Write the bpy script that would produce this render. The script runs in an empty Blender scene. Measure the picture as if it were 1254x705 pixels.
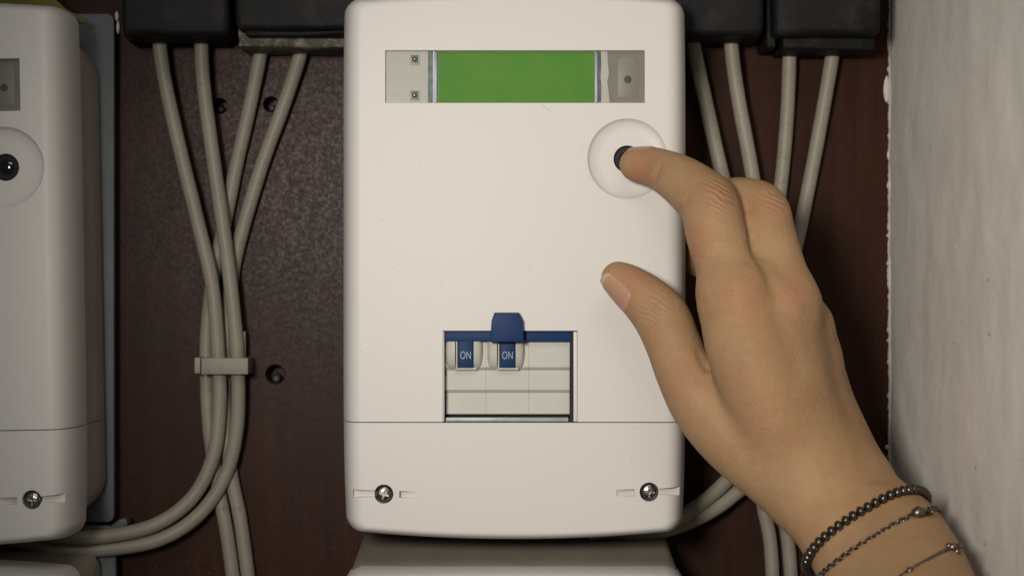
import bpy, bmesh, math, random
import numpy as np
from mathutils import Vector
from mathutils.bvhtree import BVHTree
random.seed(4)
C = bpy.context.scene.collection
MM = 0.001
D = 750.0          # camera distance to the meter fronts (mm)
K = 0.32           # mm per photo pixel on the plane of the meter fronts

# ------------------------------------------------------------------ camera, world, light
cam = bpy.data.cameras.new('camera'); cam_ob = bpy.data.objects.new('camera', cam); C.objects.link(cam_ob)
cam_ob.location = (0, -D*MM, 0); cam_ob.rotation_euler = (math.pi/2, 0, 0)
cam.sensor_width = 36; cam.angle = 2*math.atan(627*K/D)
cam.clip_start = 0.01; cam.clip_end = 20
cam.dof.use_dof = True; cam.dof.focus_distance = 0.738; cam.dof.aperture_fstop = 16
bpy.context.scene.camera = cam_ob
w = bpy.data.worlds.new('World'); bpy.context.scene.world = w; w.use_nodes = True
w.node_tree.nodes['Background'].inputs[0].default_value = (0.90, 0.95, 1.0, 1)
w.node_tree.nodes['Background'].inputs[1].default_value = 0.065
vs = bpy.context.scene.view_settings
vs.view_transform = 'Standard'; vs.look = 'None'; vs.exposure = 0; vs.gamma = 1

def lamp(name, kind, loc, target, power, col, **kw):
    l = bpy.data.lights.new(name, kind); o = bpy.data.objects.new(name, l); C.objects.link(o)
    l.energy = power; l.color = col
    for k_, v_ in kw.items(): setattr(l, k_, v_)
    o.location = [c*MM for c in loc]
    d = Vector(target)*MM - o.location
    o.rotation_euler = d.to_track_quat('-Z', 'Y').to_euler()
    return o
lamp('hand_torch_lamp', 'SPOT', (-160, -760, 95), (68, 0, -5), 19.5, (1.0, 0.945, 0.885),
     shadow_soft_size=0.065, spot_size=math.radians(47), spot_blend=1.0)
lamp('overhead_fill', 'AREA', (80, -800, 620), (30, 0, -20), 1.5, (1.0, 0.96, 0.91), shape='RECTANGLE', size=0.5, size_y=0.25)  # added soft fill from above and in front, for the shade under the meters

# ------------------------------------------------------------------ helpers
def P(px, py, y=0.0):
    k = K*(D+y)/D
    return Vector(((px-627)*k, y, (352.5-py)*k))

def R(rpx, y=0.0): return rpx*K*(D+y)/D

def mesh_of(name, verts, faces, smooth=None):
    me = bpy.data.meshes.new(name)
    me.from_pydata([tuple(v) for v in verts], [], [tuple(f) for f in faces])
    bm = bmesh.new(); bm.from_mesh(me)
    bmesh.ops.recalc_face_normals(bm, faces=bm.faces); bm.to_mesh(me); bm.free()
    if smooth is not None: shade(me, smooth)
    return me

def shade(me, deg):
    me.polygons.foreach_set('use_smooth', [True]*len(me.polygons))
    if deg < 179: me.set_sharp_from_angle(angle=math.radians(deg))

class Thing:
    """an Empty at (x,y,z) mm; parts are given in coordinates local to it, in mm"""
    def __init__(s, name, label, cat, loc, group=None):
        o = bpy.data.objects.new(name, None); C.objects.link(o); o.location = [c*MM for c in loc]
        o.empty_display_size = 0.01
        o['label'] = label; o['category'] = cat
        if group: o['group'] = group
        s.o = o; s.loc = Vector(loc)

def put(name, me, mat, parent=None, loc=(0, 0, 0), kind=None, label=None):
    """link a mesh (vertices in mm) as one object"""
    if not me.get('scaled'):
        me.transform(__import__('mathutils').Matrix.Scale(MM, 4)); me['scaled'] = 1
    o = bpy.data.objects.new(name, me); C.objects.link(o)
    if mat and not me.materials: me.materials.append(mat)
    if parent is not None: o.parent = parent.o if isinstance(parent, Thing) else parent
    o.location = [c*MM for c in loc]
    if kind: o['kind'] = kind
    if label: o['label'] = label
    return o

def tag(o, label, cat, group=None):
    o['label'] = label; o['category'] = cat
    if group: o['group'] = group
    return o

def copy_tree(o, parent=None):
    c = o.copy(); C.objects.link(c); c.parent = parent
    for ch in list(o.children): copy_tree(ch, c)
    return c

def box_vf(x0, x1, y0, y1, z0, z1):
    v = [(x, y, z) for x in (x0, x1) for y in (y0, y1) for z in (z0, z1)]
    f = [(0, 1, 3, 2), (4, 6, 7, 5), (0, 4, 5, 1), (2, 3, 7, 6), (0, 2, 6, 4), (1, 5, 7, 3)]
    return v, f

def box(x0, x1, y0, y1, z0, z1, bev=0.0, seg=2):
    me = mesh_of('box', *box_vf(x0, x1, y0, y1, z0, z1))
    if bev: bevel(me, bev, seg)
    return me

def bevel(me, w_, seg=2, ang=None):
    bm = bmesh.new(); bm.from_mesh(me)
    ed = [e for e in bm.edges if len(e.link_faces) == 2 and (e.calc_face_angle() > math.radians(ang or 25))]
    bmesh.ops.bevel(bm, geom=ed, offset=w_, segments=seg, profile=0.6, affect='EDGES', clamp_overlap=True)
    bm.to_mesh(me); bm.free(); shade(me, 40)

def join(*mes):
    bm = bmesh.new()
    for m in mes: bm.from_mesh(m)
    me = bpy.data.meshes.new('joined'); bm.to_mesh(me); bm.free(); shade(me, 40)
    return me

def loft(rings, cap0=True, cap1=True):
    n = len(rings[0]); v = [p for r in rings for p in r]; f = []
    for i in range(len(rings)-1):
        for j in range(n):
            a = i*n+j; b = i*n+(j+1) % n
            f.append((a, b, b+n, a+n))
    if cap0: f.append(tuple(range(n)))
    if cap1: f.append(tuple(range((len(rings)-1)*n, len(rings)*n)))
    return v, f

def prism(pts, y0, y1, bev=0, seg=2):
    """pts in the xz plane, extruded along y"""
    me = mesh_of('prism', *loft([[(x, y0, z) for x, z in pts], [(x, y1, z) for x, z in pts]]))
    if bev: bevel(me, bev, seg)
    return me

def lathe(profile, n=32, cx=0, cz=0, closed=True):
    """profile: (r, y) list; axis along y"""
    rings = [[(cx+r*math.cos(2*math.pi*j/n), y, cz+r*math.sin(2*math.pi*j/n)) for j in range(n)] for r, y in profile]
    return mesh_of('lathe', *loft(rings), smooth=35)

def boolean(me, cutters, op='DIFFERENCE'):
    a = bpy.data.objects.new('work', me); C.objects.link(a); tmp = []
    for c in cutters:
        o = bpy.data.objects.new('cut', c); C.objects.link(o); tmp.append(o)
        m = a.modifiers.new('b', 'BOOLEAN'); m.operation = op; m.solver = 'EXACT'; m.object = o
    dg = bpy.context.evaluated_depsgraph_get(); dg.update()
    r = bpy.data.meshes.new_from_object(a.evaluated_get(dg))
    for o in tmp+[a]: bpy.data.objects.remove(o)
    return r

def edge_soften(o, width, seg=2, ang=35):
    m = o.modifiers.new('bevel', 'BEVEL'); m.width = width*MM; m.segments = seg; m.limit_method = 'ANGLE'
    m.angle_limit = math.radians(ang); m.use_clamp_overlap = True
    n = o.modifiers.new('wn', 'WEIGHTED_NORMAL'); n.keep_sharp = False; n.weight = 100

def catmull(pts, sub):
    pts = [np.array(p, float) for p in pts]; out = []
    e = [2*pts[0]-pts[1]] + pts + [2*pts[-1]-pts[-2]]
    for i in range(1, len(e)-2):
        p0, p1, p2, p3 = e[i-1:i+3]
        for s in range(sub):
            t = s/sub
            out.append(0.5*((2*p1)+(-p0+p2)*t+(2*p0-5*p1+4*p2-p3)*t*t+(-p0+3*p1-3*p2+p3)*t**3))
    out.append(pts[-1]); return out

def tube(path, rad, n=20, sub=10, wob=0.0):
    pts = catmull(path, sub); rings = []
    up = np.array((0, -1, 0.001))
    for i, p in enumerate(pts):
        t = pts[min(i+1, len(pts)-1)]-pts[max(i-1, 0)]; t /= np.linalg.norm(t)
        a = up-np.dot(up, t)*t; a /= np.linalg.norm(a); b = np.cross(t, a)
        r = rad*(1+wob*math.sin(i*0.7)*math.sin(i*0.23+1))
        rings.append([tuple(p+r*(math.cos(2*math.pi*j/n)*a+math.sin(2*math.pi*j/n)*b)) for j in range(n)])
    return mesh_of('tube', *loft(rings), smooth=60)

# ------------------------------------------------------------------ materials
def lin(r, g, b): return tuple(((c/255)/12.92 if c/255 <= 0.04045 else ((c/255+0.055)/1.055)**2.4) for c in (r, g, b)) + (1,)

class M_:
    def __init__(s, name, col, rough=0.5, metal=0.0, spec=0.5):
        m = bpy.data.materials.new(name); m.use_nodes = True; s.m = m; s.nt = m.node_tree
        s.b = s.nt.nodes['Principled BSDF']
        s.set('Base Color', col); s.set('Roughness', rough); s.set('Metallic', metal); s.set('Specular IOR Level', spec)
        s.tc = s.nt.nodes.new('ShaderNodeTexCoord').outputs['Object']; s.col = None; s.colv = col; s.nrm = None
    def set(s, k, v): s.b.inputs[k].default_value = v
    def link(s, a, b): s.nt.links.new(a, b)
    def scaled(s, sc):
        n = s.nt.nodes.new('ShaderNodeMapping'); s.link(s.tc, n.inputs[0]); n.inputs['Scale'].default_value = sc; return n.outputs[0]
    def noise(s, scale, detail=4, rough=0.6, vec=None, dist=0.0):
        n = s.nt.nodes.new('ShaderNodeTexNoise'); n.inputs['Scale'].default_value = scale; n.inputs['Detail'].default_value = detail
        n.inputs['Roughness'].default_value = rough; n.inputs['Distortion'].default_value = dist
        s.link(vec or s.tc, n.inputs['Vector']); return n.outputs['Fac']
    def voro(s, scale, vec=None, feat='F1'):
        n = s.nt.nodes.new('ShaderNodeTexVoronoi'); n.feature = feat; n.inputs['Scale'].default_value = scale
        s.link(vec or s.tc, n.inputs['Vector']); return n.outputs['Distance']
    def ramp(s, fac, a, b, va=0.0, vb=1.0):
        n = s.nt.nodes.new('ShaderNodeMapRange'); n.inputs[1].default_value = a; n.inputs[2].default_value = b
        n.inputs[3].default_value = va; n.inputs[4].default_value = vb; s.link(fac, n.inputs[0]); return n.outputs[0]
    def math(s, op, a, b):
        n = s.nt.nodes.new('ShaderNodeMath'); n.operation = op
        for i, v in enumerate((a, b)):
            if isinstance(v, (int, float)): n.inputs[i].default_value = v
            else: s.link(v, n.inputs[i])
        return n.outputs[0]
    def attr(s, name):
        n = s.nt.nodes.new('ShaderNodeAttribute'); n.attribute_name = name; return n.outputs['Fac']
    def mix(s, fac, col):
        n = s.nt.nodes.new('ShaderNodeMix'); n.data_type = 'RGBA'; s.link(fac, n.inputs[0])
        if s.col: s.link(s.col, n.inputs[6])
        else: n.inputs[6].default_value = s.colv
        n.inputs[7].default_value = col; s.col = n.outputs[2]; s.link(s.col, s.b.inputs['Base Color']); return s
    def rough(s, fac): s.link(fac, s.b.inputs['Roughness']); return s
    def bump(s, h, dist, strength=1.0):
        n = s.nt.nodes.new('ShaderNodeBump'); n.inputs['Distance'].default_value = dist*MM; n.inputs['Strength'].default_value = strength
        s.link(h, n.inputs['Height'])
        if s.nrm: s.link(s.nrm, n.inputs['Normal'])
        s.nrm = n.outputs[0]; s.link(s.nrm, s.b.inputs['Normal']); return s

def mat_shell():
    m = M_('ivory_plastic', (0.64, 0.608, 0.562, 1), 0.45, spec=0.4)
    m.mix(m.ramp(m.noise(14, 5, 0.6), 0.42, 0.68, 0, 0.35), (0.615, 0.58, 0.525, 1))
    m.mix(m.ramp(m.noise(420, 3, 0.7), 0.60, 0.75, 0, 0.30), (0.50, 0.47, 0.42, 1))
    m.mix(m.ramp(m.voro(150), 0.055, 0.03, 0, 0.5), (0.30, 0.27, 0.22, 1))
    m.bump(m.noise(1500, 2, 0.5), 0.05, 0.55); return m.m
def mat_housing():
    m = M_('aged_housing_plastic', (0.40, 0.335, 0.27, 1), 0.55)
    m.mix(m.ramp(m.noise(30, 5), 0.35, 0.7, 0, 0.5), (0.30, 0.25, 0.20, 1))
    m.bump(m.noise(1400, 2, 0.5), 0.06, 0.5); return m.m
def mat_dusty():
    m = M_('dusty_grey_plastic', (0.25, 0.225, 0.18, 1), 0.6, spec=0.3)
    m.mix(m.ramp(m.noise(45, 6, 0.7), 0.35, 0.7, 0, 0.6), (0.17, 0.155, 0.125, 1))
    m.mix(m.ramp(m.voro(260), 0.10, 0.04, 0, 0.6), (0.55, 0.52, 0.46, 1))
    m.bump(m.noise(300, 5, 0.7), 0.12, 0.5); return m.m
def mat_board():
    m = M_('dark_wood_board', (0.031, 0.0122, 0.0074, 1), 0.34, spec=0.085)
    gv = m.scaled((1, 1, 0.06))
    m.mix(m.ramp(m.noise(160, 6, 0.65, gv), 0.42, 0.72, 0, 0.8), (0.048, 0.0185, 0.0105, 1))
    m.mix(m.ramp(m.noise(9, 4, 0.6), 0.45, 0.7, 0, 0.7), (0.016, 0.0088, 0.0068, 1))
    m.mix(m.math('MULTIPLY', m.ramp(m.noise(1100, 3, 0.7), 0.60, 0.74), m.ramp(m.noise(11, 3), 0.42, 0.66, 0.02, 0.3)), (0.060, 0.045, 0.037, 1))
    m.mix(m.math('MULTIPLY', m.ramp(m.voro(420), 0.16, 0.08), m.ramp(m.noise(13, 3), 0.5, 0.62, 0, 0.7)), (0.10, 0.085, 0.075, 1))
    m.rough(m.ramp(m.noise(700, 4, 0.7), 0.3, 0.7, 0.27, 0.50))
    m.bump(m.noise(850, 3, 0.7), 0.05, 0.6); m.bump(m.noise(90, 5, 0.6, gv), 0.10, 0.4); return m.m
def mat_wall():
    m = M_('rough_plaster', (0.70, 0.66, 0.59, 1), 0.85, spec=0.2)
    wv = m.scaled((1, 0.32, 1))
    m.mix(m.ramp(m.noise(35, 5, 0.6, wv), 0.4, 0.7, 0, 0.5), (0.62, 0.58, 0.515, 1))
    m.mix(m.ramp(m.voro(70, wv), 0.06, 0.03, 0, 0.5), (0.20, 0.18, 0.16, 1))
    m.bump(m.noise(230, 7, 0.66, wv), 0.8, 0.55); m.bump(m.noise(40, 4, 0.5, wv), 1.2, 0.4); return m.m
def mat_cable():
    m = M_('grey_pvc_sheath', (0.265, 0.238, 0.185, 1), 0.5, spec=0.35)
    m.mix(m.ramp(m.noise(28, 4, 0.6), 0.4, 0.68, 0, 0.7), (0.20, 0.182, 0.142, 1))
    m.mix(m.ramp(m.noise(240, 6, 0.8), 0.56, 0.72, 0, 0.7), (0.11, 0.095, 0.07, 1))
    m.bump(m.noise(420, 4), 0.12, 0.5); return m.m
def mat_black():
    m = M_('sooty_black_bakelite', (0.008, 0.008, 0.0083, 1), 0.6, spec=0.15)
    m.mix(m.ramp(m.noise(60, 6, 0.75), 0.48, 0.75, 0, 0.7), (0.034, 0.030, 0.025, 1))
    m.mix(m.ramp(m.voro(330), 0.12, 0.05, 0, 0.35), (0.10, 0.09, 0.075, 1))
    m.bump(m.noise(160, 6, 0.7), 0.5, 0.6); return m.m
def mat_grime():
    m = M_('grimy_putty', (0.065, 0.056, 0.045, 1), 0.7)
    m.mix(m.ramp(m.noise(160, 6, 0.8), 0.46, 0.62, 0, 0.9), (0.27, 0.235, 0.18, 1))
    m.bump(m.noise(120, 6, 0.75), 1.0, 0.9); return m.m
def mat_plate():
    m = M_('zinc_grey_plate', (0.085, 0.093, 0.098, 1), 0.5, spec=0.3)
    m.mix(m.ramp(m.noise(40, 5, 0.6), 0.4, 0.7, 0, 0.6), (0.06, 0.066, 0.07, 1))
    m.bump(m.noise(300, 4), 0.08, 0.5); return m.m
def simple(name, col, rough=0.5, metal=0, spec=0.5, nz=None, bp=None):
    m = M_(name, col, rough, metal, spec)
    if nz: m.mix(m.ramp(m.noise(nz[0], 4, 0.6), 0.35, 0.7, 0, nz[1]), nz[2])
    if bp: m.bump(m.noise(bp[0], 3), bp[1], bp[2] if len(bp) > 2 else 0.5)
    return m.m
def mat_glass():
    m = bpy.data.materials.new('clear_window_plastic'); m.use_nodes = True; nt = m.node_tree
    nt.nodes.remove(nt.nodes['Principled BSDF']); out = nt.nodes['Material Output']
    t = nt.nodes.new('ShaderNodeBsdfTransparent'); g = nt.nodes.new('ShaderNodeBsdfGlossy'); f = nt.nodes.new('ShaderNodeFresnel')
    x = nt.nodes.new('ShaderNodeMixShader'); g.inputs['Roughness'].default_value = 0.05; f.inputs[0].default_value = 1.45
    t.inputs[0].default_value = (0.94, 0.945, 0.935, 1)
    nt.links.new(f.outputs[0], x.inputs[0]); nt.links.new(t.outputs[0], x.inputs[1]); nt.links.new(g.outputs[0], x.inputs[2])
    nt.links.new(x.outputs[0], out.inputs[0]); return m
def mat_skin():
    m = M_('skin', (0.365, 0.230, 0.118, 1), 0.5, spec=0.2)
    m.mix(m.ramp(m.noise(50, 5, 0.65), 0.42, 0.62, 0, 0.7), (0.325, 0.188, 0.092, 1))
    m.mix(m.ramp(m.noise(230, 4, 0.65), 0.45, 0.72, 0, 0.6), (0.32, 0.18, 0.10, 1))
    m.mix(m.math('MULTIPLY', m.attr('red'), 0.7), (0.37, 0.145, 0.085, 1))
    m.mix(m.math('MULTIPLY', m.attr('stain'), m.ramp(m.noise(120, 4), 0.35, 0.65, 0.2, 0.75)), (0.38, 0.215, 0.095, 1))
    m.set('Subsurface Weight', 0.22); m.set('Subsurface Radius', (1.0, 0.42, 0.22)); m.set('Subsurface Scale', 0.0032)
    m.rough(m.ramp(m.noise(300, 3), 0.3, 0.7, 0.50, 0.66))
    m.bump(m.voro(850), 0.16, 0.7)
    m.bump(m.noise(300, 6, 0.75), 0.34, 0.6)
    m.bump(m.noise(70, 4, 0.6), 0.5, 0.35)
    # wrinkles across the finger joints
    wv = m.nt.nodes.new('ShaderNodeTexWave'); wv.inputs['Scale'].default_value = 160; wv.inputs['Distortion'].default_value = 7
    wv.inputs['Detail'].default_value = 3; wv.inputs['Detail Scale'].default_value = 0.7
    mp = m.nt.nodes.new('ShaderNodeMapping'); mp.inputs['Rotation'].default_value = (0, math.radians(62), 0)
    m.link(m.tc, mp.inputs[0]); m.link(mp.outputs[0], wv.inputs['Vector'])
    m.bump(m.math('MULTIPLY', wv.outputs['Fac'], m.attr('wrinkle')), 0.55, 0.7)
    return m.m

IVORY = mat_shell(); HOUSING = mat_housing(); DUSTY = mat_dusty(); BOARD = mat_board(); WALL = mat_wall(); CABLE = mat_cable()
BLACK = mat_black(); GRIME = mat_grime(); PLATE = mat_plate(); GLASS = mat_glass(); SKIN = mat_skin()
GREEN = simple('green_screen_film', (0.112, 0.305, 0.055, 1), 0.6, spec=0.15, nz=(60, 0.7, (0.165, 0.345, 0.045, 1)), bp=(2200, 0.12, 0.8))
BLUE = simple('blue_plastic', (0.006, 0.029, 0.095, 1), 0.5, spec=0.16, nz=(150, 0.3, (0.010, 0.040, 0.125, 1)), bp=(900, 0.04))
CREAM = simple('breaker_grey_plastic', (0.52, 0.505, 0.445, 1), 0.5, spec=0.3, nz=(60, 0.6, (0.45, 0.44, 0.385, 1)), bp=(900, 0.05))
SILL = simple('pale_sill_plastic', (0.36, 0.40, 0.41, 1), 0.35, nz=(160, 0.9, (0.20, 0.235, 0.25, 1)))
STEEL = simple('screw_steel', (0.36, 0.34, 0.31, 1), 0.27, 1.0, nz=(900, 0.7, (0.12, 0.11, 0.10, 1)), bp=(900, 0.12, 0.9))
CHROME = simple('bright_metal', (0.33, 0.35, 0.40, 1), 0.45, 0.5, nz=(120, 0.6, (0.20, 0.215, 0.25, 1)), bp=(300, 0.08))
DARK = simple('dark_recess_plastic', (0.009, 0.009, 0.009, 1), 0.5, spec=0.2)
DARKMET = simple('dark_mottled_strip', (0.055, 0.055, 0.052, 1), 0.45, 0.2, nz=(420, 0.9, (0.14, 0.195, 0.18, 1)))
PANEL = simple('display_side_plastic', (0.56, 0.53, 0.48, 1), 0.5, nz=(80, 0.5, (0.51, 0.485, 0.44, 1)), bp=(900, 0.06))
SMOKE = simple('brown_translucent_plastic', (0.235, 0.21, 0.172, 1), 0.45, nz=(70, 0.6, (0.20, 0.177, 0.145, 1)), bp=(500, 0.08))
SMOKE2 = simple('brown_translucent_plastic_inner', (0.275, 0.25, 0.208, 1), 0.45, nz=(70, 0.6, (0.24, 0.215, 0.18, 1)))
DOT = simple('sensor_dark', (0.055, 0.05, 0.045, 1), 0.5)
LENS = simple('black_glass', (0.006, 0.006, 0.007, 1), 0.08, spec=0.8)
WHITE = simple('white_print', (0.28, 0.32, 0.40, 1), 0.5)
FAINT = simple('faint_print', (0.47, 0.45, 0.41, 1), 0.5)
YELLOW = simple('olive_yellow_plastic', (0.13, 0.108, 0.012, 1), 0.45, spec=0.2, nz=(90, 0.6, (0.08, 0.066, 0.010, 1)))
PAINT = simple('white_wall_paint', (0.56, 0.53, 0.48, 1), 0.8, nz=(100, 0.5, (0.45, 0.42, 0.37, 1)), bp=(200, 0.4))
NAIL = simple('nail', (0.43, 0.25, 0.155, 1), 0.34, nz=(150, 0.5, (0.39, 0.215, 0.135, 1)), bp=(400, 0.05))
NAILTIP = simple('nail_edge', (0.50, 0.37, 0.24, 1), 0.42)
BEAD = simple('bronze_bead', (0.070, 0.060, 0.053, 1), 0.25, 0.85, nz=(260, 0.7, (0.14, 0.11, 0.085, 1)))
CHAIN = simple('tarnished_silver', (0.19, 0.145, 0.115, 1), 0.3, 0.9, nz=(400, 0.7, (0.09, 0.068, 0.055, 1)))

# ------------------------------------------------------------------ board, wall
YB = 75.0
bx0, bx1, bz0, bz1 = -420, 165, -330, 330
board = box(bx0, bx1, YB, YB+16, bz0, bz1)
holes = [(269, 130, 9), (332, 128, 9), (337, 458, 11), (905, 128, 5)]
cut = [lathe([(R(r*1.12, YB), YB-1), (R(r*1.12, YB), YB+0.02), (R(r, YB), YB+1.4), (R(r*0.95, YB), YB+13)], 28, P(x, y, YB).x, P(x, y, YB).z) for x, y, r in holes]
board = boolean(board, cut); shade(board, 30)
put('wooden_backboard', board, BOARD, kind='structure')
for i, (x, y, r) in enumerate(holes[:3]):
    p = P(x+2, y+5, YB+8)
    o = put('wall_plug', lathe([(R(r*0.2), -3), (R(r*0.42), -2.4), (R(r*0.55), 0), (R(r*0.6), 4)], 18), simple('plug_%d' % i, (0.05, 0.055, 0.058, 1), 0.6), loc=p)
    tag(o, ['grey wall plug inside the screw hole beside the second cable from the left', 'grey wall plug in the hole half covered by the fourth cable',
            'grey wall plug in the lone hole right of the cable clip'][i], 'wall plug', 'wall plugs in the board holes')

# side wall: displaced plaster slab with a crooked front edge
nx, nz = 100, 150
XW = P(1090, 0, YB).x
vv = []; ff = []
for i in range(nx):
    for j in range(nz):
        y = YB-1-(i/(nx-1))*330; z = -330+660*j/(nz-1)
        n_ = __import__('mathutils').noise
        d = 0.55*n_.noise(Vector((y*0.05, z*0.05, 3)))+0.30*n_.noise(Vector((y*0.22, z*0.22, 7)))
        vv.append((XW+d+0.9*n_.noise(Vector((y*.012, z*.012, 9))), y, z))
for i in range(nx-1):
    for j in range(nz-1): a = i*nz+j; ff.append((a, a+1, a+nz+1, a+nz))
k0 = len(vv)
for i in (0, nx-1):
    for j in (0, nz-1):
        p = vv[i*nz+j]; vv.append((XW+60, p[1], p[2]))
put('plastered_side_wall', mesh_of('wall', vv, ff, smooth=180), WALL, kind='structure')

# crooked bead of wall paint in the corner, and paint flecks on the board
n_ = __import__('mathutils').noise
rings = []
for j in range(600):
    z = -300+600*j/599
    wdt = 0.7+1.1*abs(n_.noise(Vector((z*0.09, 1, 0))))+1.7*max(0, n_.noise(Vector((z*0.42, 5, 0)))-0.1)+0.5*n_.noise(Vector((z*1.7, 2, 0)))
    rings.append([(XW-wdt, YB-0.02, z), (XW-wdt*0.8, YB-0.6, z), (XW-0.3, YB-1.6, z), (XW+0.6, YB-2.0, z), (XW+0.6, YB+0.4, z), (XW-wdt, YB+0.4, z)])
o = put('paint_edge', mesh_of('edge', *loft(rings), smooth=50), PAINT)
tag(o, 'crooked bead of white wall paint in the corner of board and wall', 'paint edge')
def blob(px, py, w_, h_, seed, y=YB):
    pts = []
    c = P(px, py, y)
    for a in range(16):
        t = 2*math.pi*a/16; s = 1+0.28*n_.noise(Vector((math.cos(t)*1.5+seed, math.sin(t)*1.5, seed)))
        pts.append((c.x+R(w_, y)*s*math.cos(t), c.z+R(h_, y)*s*math.sin(t)))
    cx = sum(p[0] for p in pts)/16; cz = sum(p[1] for p in pts)/16
    rings = [[(x, y+0.2, z) for x, z in pts], [(x, y-0.25, z) for x, z in pts], [(cx+(x-cx)*0.6, y-0.7, cz+(z-cz)*0.6) for x, z in pts]]
    return mesh_of('blob', *loft(rings), smooth=60)
tag(put('paint_drip', blob(1085.5, 110, 3.6, 15, 1), PAINT), 'long white paint drip on the board right below the right black box', 'paint drip')
tag(put('paint_fleck', blob(1088, 190, 2.0, 5, 4), PAINT), 'thin white paint fleck at the corner level with the button', 'paint fleck')
tag(put('paint_fleck', blob(1087, 547, 3.0, 3.2, 9), PAINT), 'small white paint fleck on the board just above the wrist', 'paint fleck')

# ------------------------------------------------------------------ meters
# meter-local frame: u = photo px right of the meter's middle, v = photo px down (v=660 is the bottom), y = depth in mm
def L(u, v, y=0.0): return (u*K, y, (660-v)*K)

def outline(w_, v0, v1, r, arch, n=10, narrow=0.0):
    """rounded rectangle in (u,v), edges bowed outward by arch px at top and bottom"""
    pts = []
    cs = [(w_-r, v1-r, 0), (-(w_-r), v1-r, 90), (-(w_-r), v0+r, 180), (w_-r, v0+r, 270)]
    for ci, (cx, cy, a0) in enumerate(cs):
        for k in range(n+1):
            a = math.radians(a0+90*k/n); pts.append((cx+r*math.cos(a), cy+r*math.sin(a)))
        # subdivide the straight run to the next corner
        nxt = cs[(ci+1) % 4]; a = math.radians(a0+90); b = math.radians(nxt[2])
        p0 = (cx+r*math.cos(a), cy+r*math.sin(a)); p1 = (nxt[0]+r*math.cos(b), nxt[1]+r*math.sin(b))
        m = 14
        for k in range(1, m): pts.append((p0[0]+(p1[0]-p0[0])*k/m, p0[1]+(p1[1]-p0[1])*k/m))
    out = []
    mid = (v0+v1)/2; hh = (v1-v0)/2
    for u, v in pts:
        s = max(-1.0, min(1.0, (v-mid)/hh))
        bow = arch*(1-(u/w_)**2)*abs(s)**6*(1 if s > 0 else -1)
        u2 = u*(1-narrow*max(0.0, s)**5 - 0.4*narrow*max(0.0, -s)**6)
        out.append((u2, v+bow))
    return out

def cover_mesh(v0=-6.0, v1=654.0, arch=11.0, cr=19.0):
    # (inset px, depth mm, width add)
    prof = []
    for k in range(22):
        t = math.pi/2*k/21
        prof.append((30*(1-math.sin(t)**0.74), 28*(1-math.cos(t)**0.74)))
    prof = [(30, 0.0)]+[p for p in prof[1:] if p[1] < 27.9]+[(0, 28.0)]
    rings = [[L(u, v, y) for u, v in outline(215-ins, v0+ins*0.5, v1-ins*0.36, max(3, cr-ins*0.42), arch*(1-ins*0.009), narrow=0.022)] for ins, y in prof]
    return mesh_of('cover', *loft(rings), smooth=50)

def prism_uv(pts, y0, y1, bev=0, seg=2):
    return prism([(L(u, v)[0], L(u, v)[2]) for u, v in pts], y0, y1, bev, seg)
def rect(u0, u1, v0, v1, y0, y1, bev=0, seg=2):
    a = L(u0, v1); b = L(u1, v0)
    return box(a[0], b[0], y0, y1, a[2], b[2], bev, seg)

SEAM = 517.0
def text_mesh(s, size):
    cu = bpy.data.curves.new('t', 'FONT'); cu.body = s; cu.size = size; cu.align_x = 'CENTER'; cu.align_y = 'CENTER'; cu.extrude = 0.02
    cu.space_character = 1.05
    o = bpy.data.objects.new('t', cu); C.objects.link(o)
    dg = bpy.context.evaluated_depsgraph_get(); dg.update()
    me = bpy.data.meshes.new_from_object(o.evaluated_get(dg)); bpy.data.objects.remove(o)
    for v in me.vertices: x, y, z = v.co; v.co = (x*0.64, -z, y)
    return me

def screw(thing, u, v, ang):
    c = L(u, v)
    r = 3.45
    head = lathe([(0.35, 0.15), (r*0.45, 0.25), (r*0.72, 0.55), (r*0.9, 1.0), (r*0.98, 1.6), (r, 3.0)], 36)
    cuts = []
    for k in range(2):
        a = ang+k*math.pi/2
        b = box(-0.42, 0.42, -1.0, 1.5, -r*0.62, r*0.62)
        b.transform(__import__('mathutils').Matrix.Rotation(a, 4, 'Y')); cuts.append(b)
    cuts.append(lathe([(1.05, -1), (0.9, 1.8)], 6))
    head = boolean(head, cuts); shade(head, 30)
    o = put('screw', head, STEEL, thing, loc=(c[0], 0.0, c[2]))
    return o

def slot_cutter(u0, u1, v, h0, h1, depth0, depth1):
    """a small channel whose floor ramps from depth0 (at u0) to depth1 (at u1)"""
    pts = [(u0, v-h0), (u1, v-h1), (u1, v+h1), (u0, v+h0)]
    vs_ = [L(u, vv_, -2) for u, vv_ in pts] + [L(pts[0][0], pts[0][1], depth0), L(pts[1][0], pts[1][1], depth1), L(pts[2][0], pts[2][1], depth1), L(pts[3][0], pts[3][1], depth0)]
    return mesh_of('slot', vs_, [(0, 1, 2, 3), (4, 5, 6, 7), (0, 1, 5, 4), (1, 2, 6, 5), (2, 3, 7, 6), (3, 0, 4, 7)])

BU, BV = 138.5, 194.5     # button centre, meter-local
def base_mesh(v0b, v1b, wb=218, v0a=6, wa=211, yb=61, cr=38):
    rings = [[L(u, v, 26) for u, v in outline(wa-3, v0a, 640, 30, 6, narrow=0.02)],
             [L(u, v, 30) for u, v in outline(wa, v0a+6, 642, 34, 4, narrow=0.02)],
             [L(u, v, yb-6) for u, v in outline(wb-1, v0b-4, v1b, cr, 2)],
             [L(u, v, yb) for u, v in outline(wb-3, v0b, v1b-3, cr, 2)]]
    return mesh_of('base', *loft(rings), smooth=50)

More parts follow.
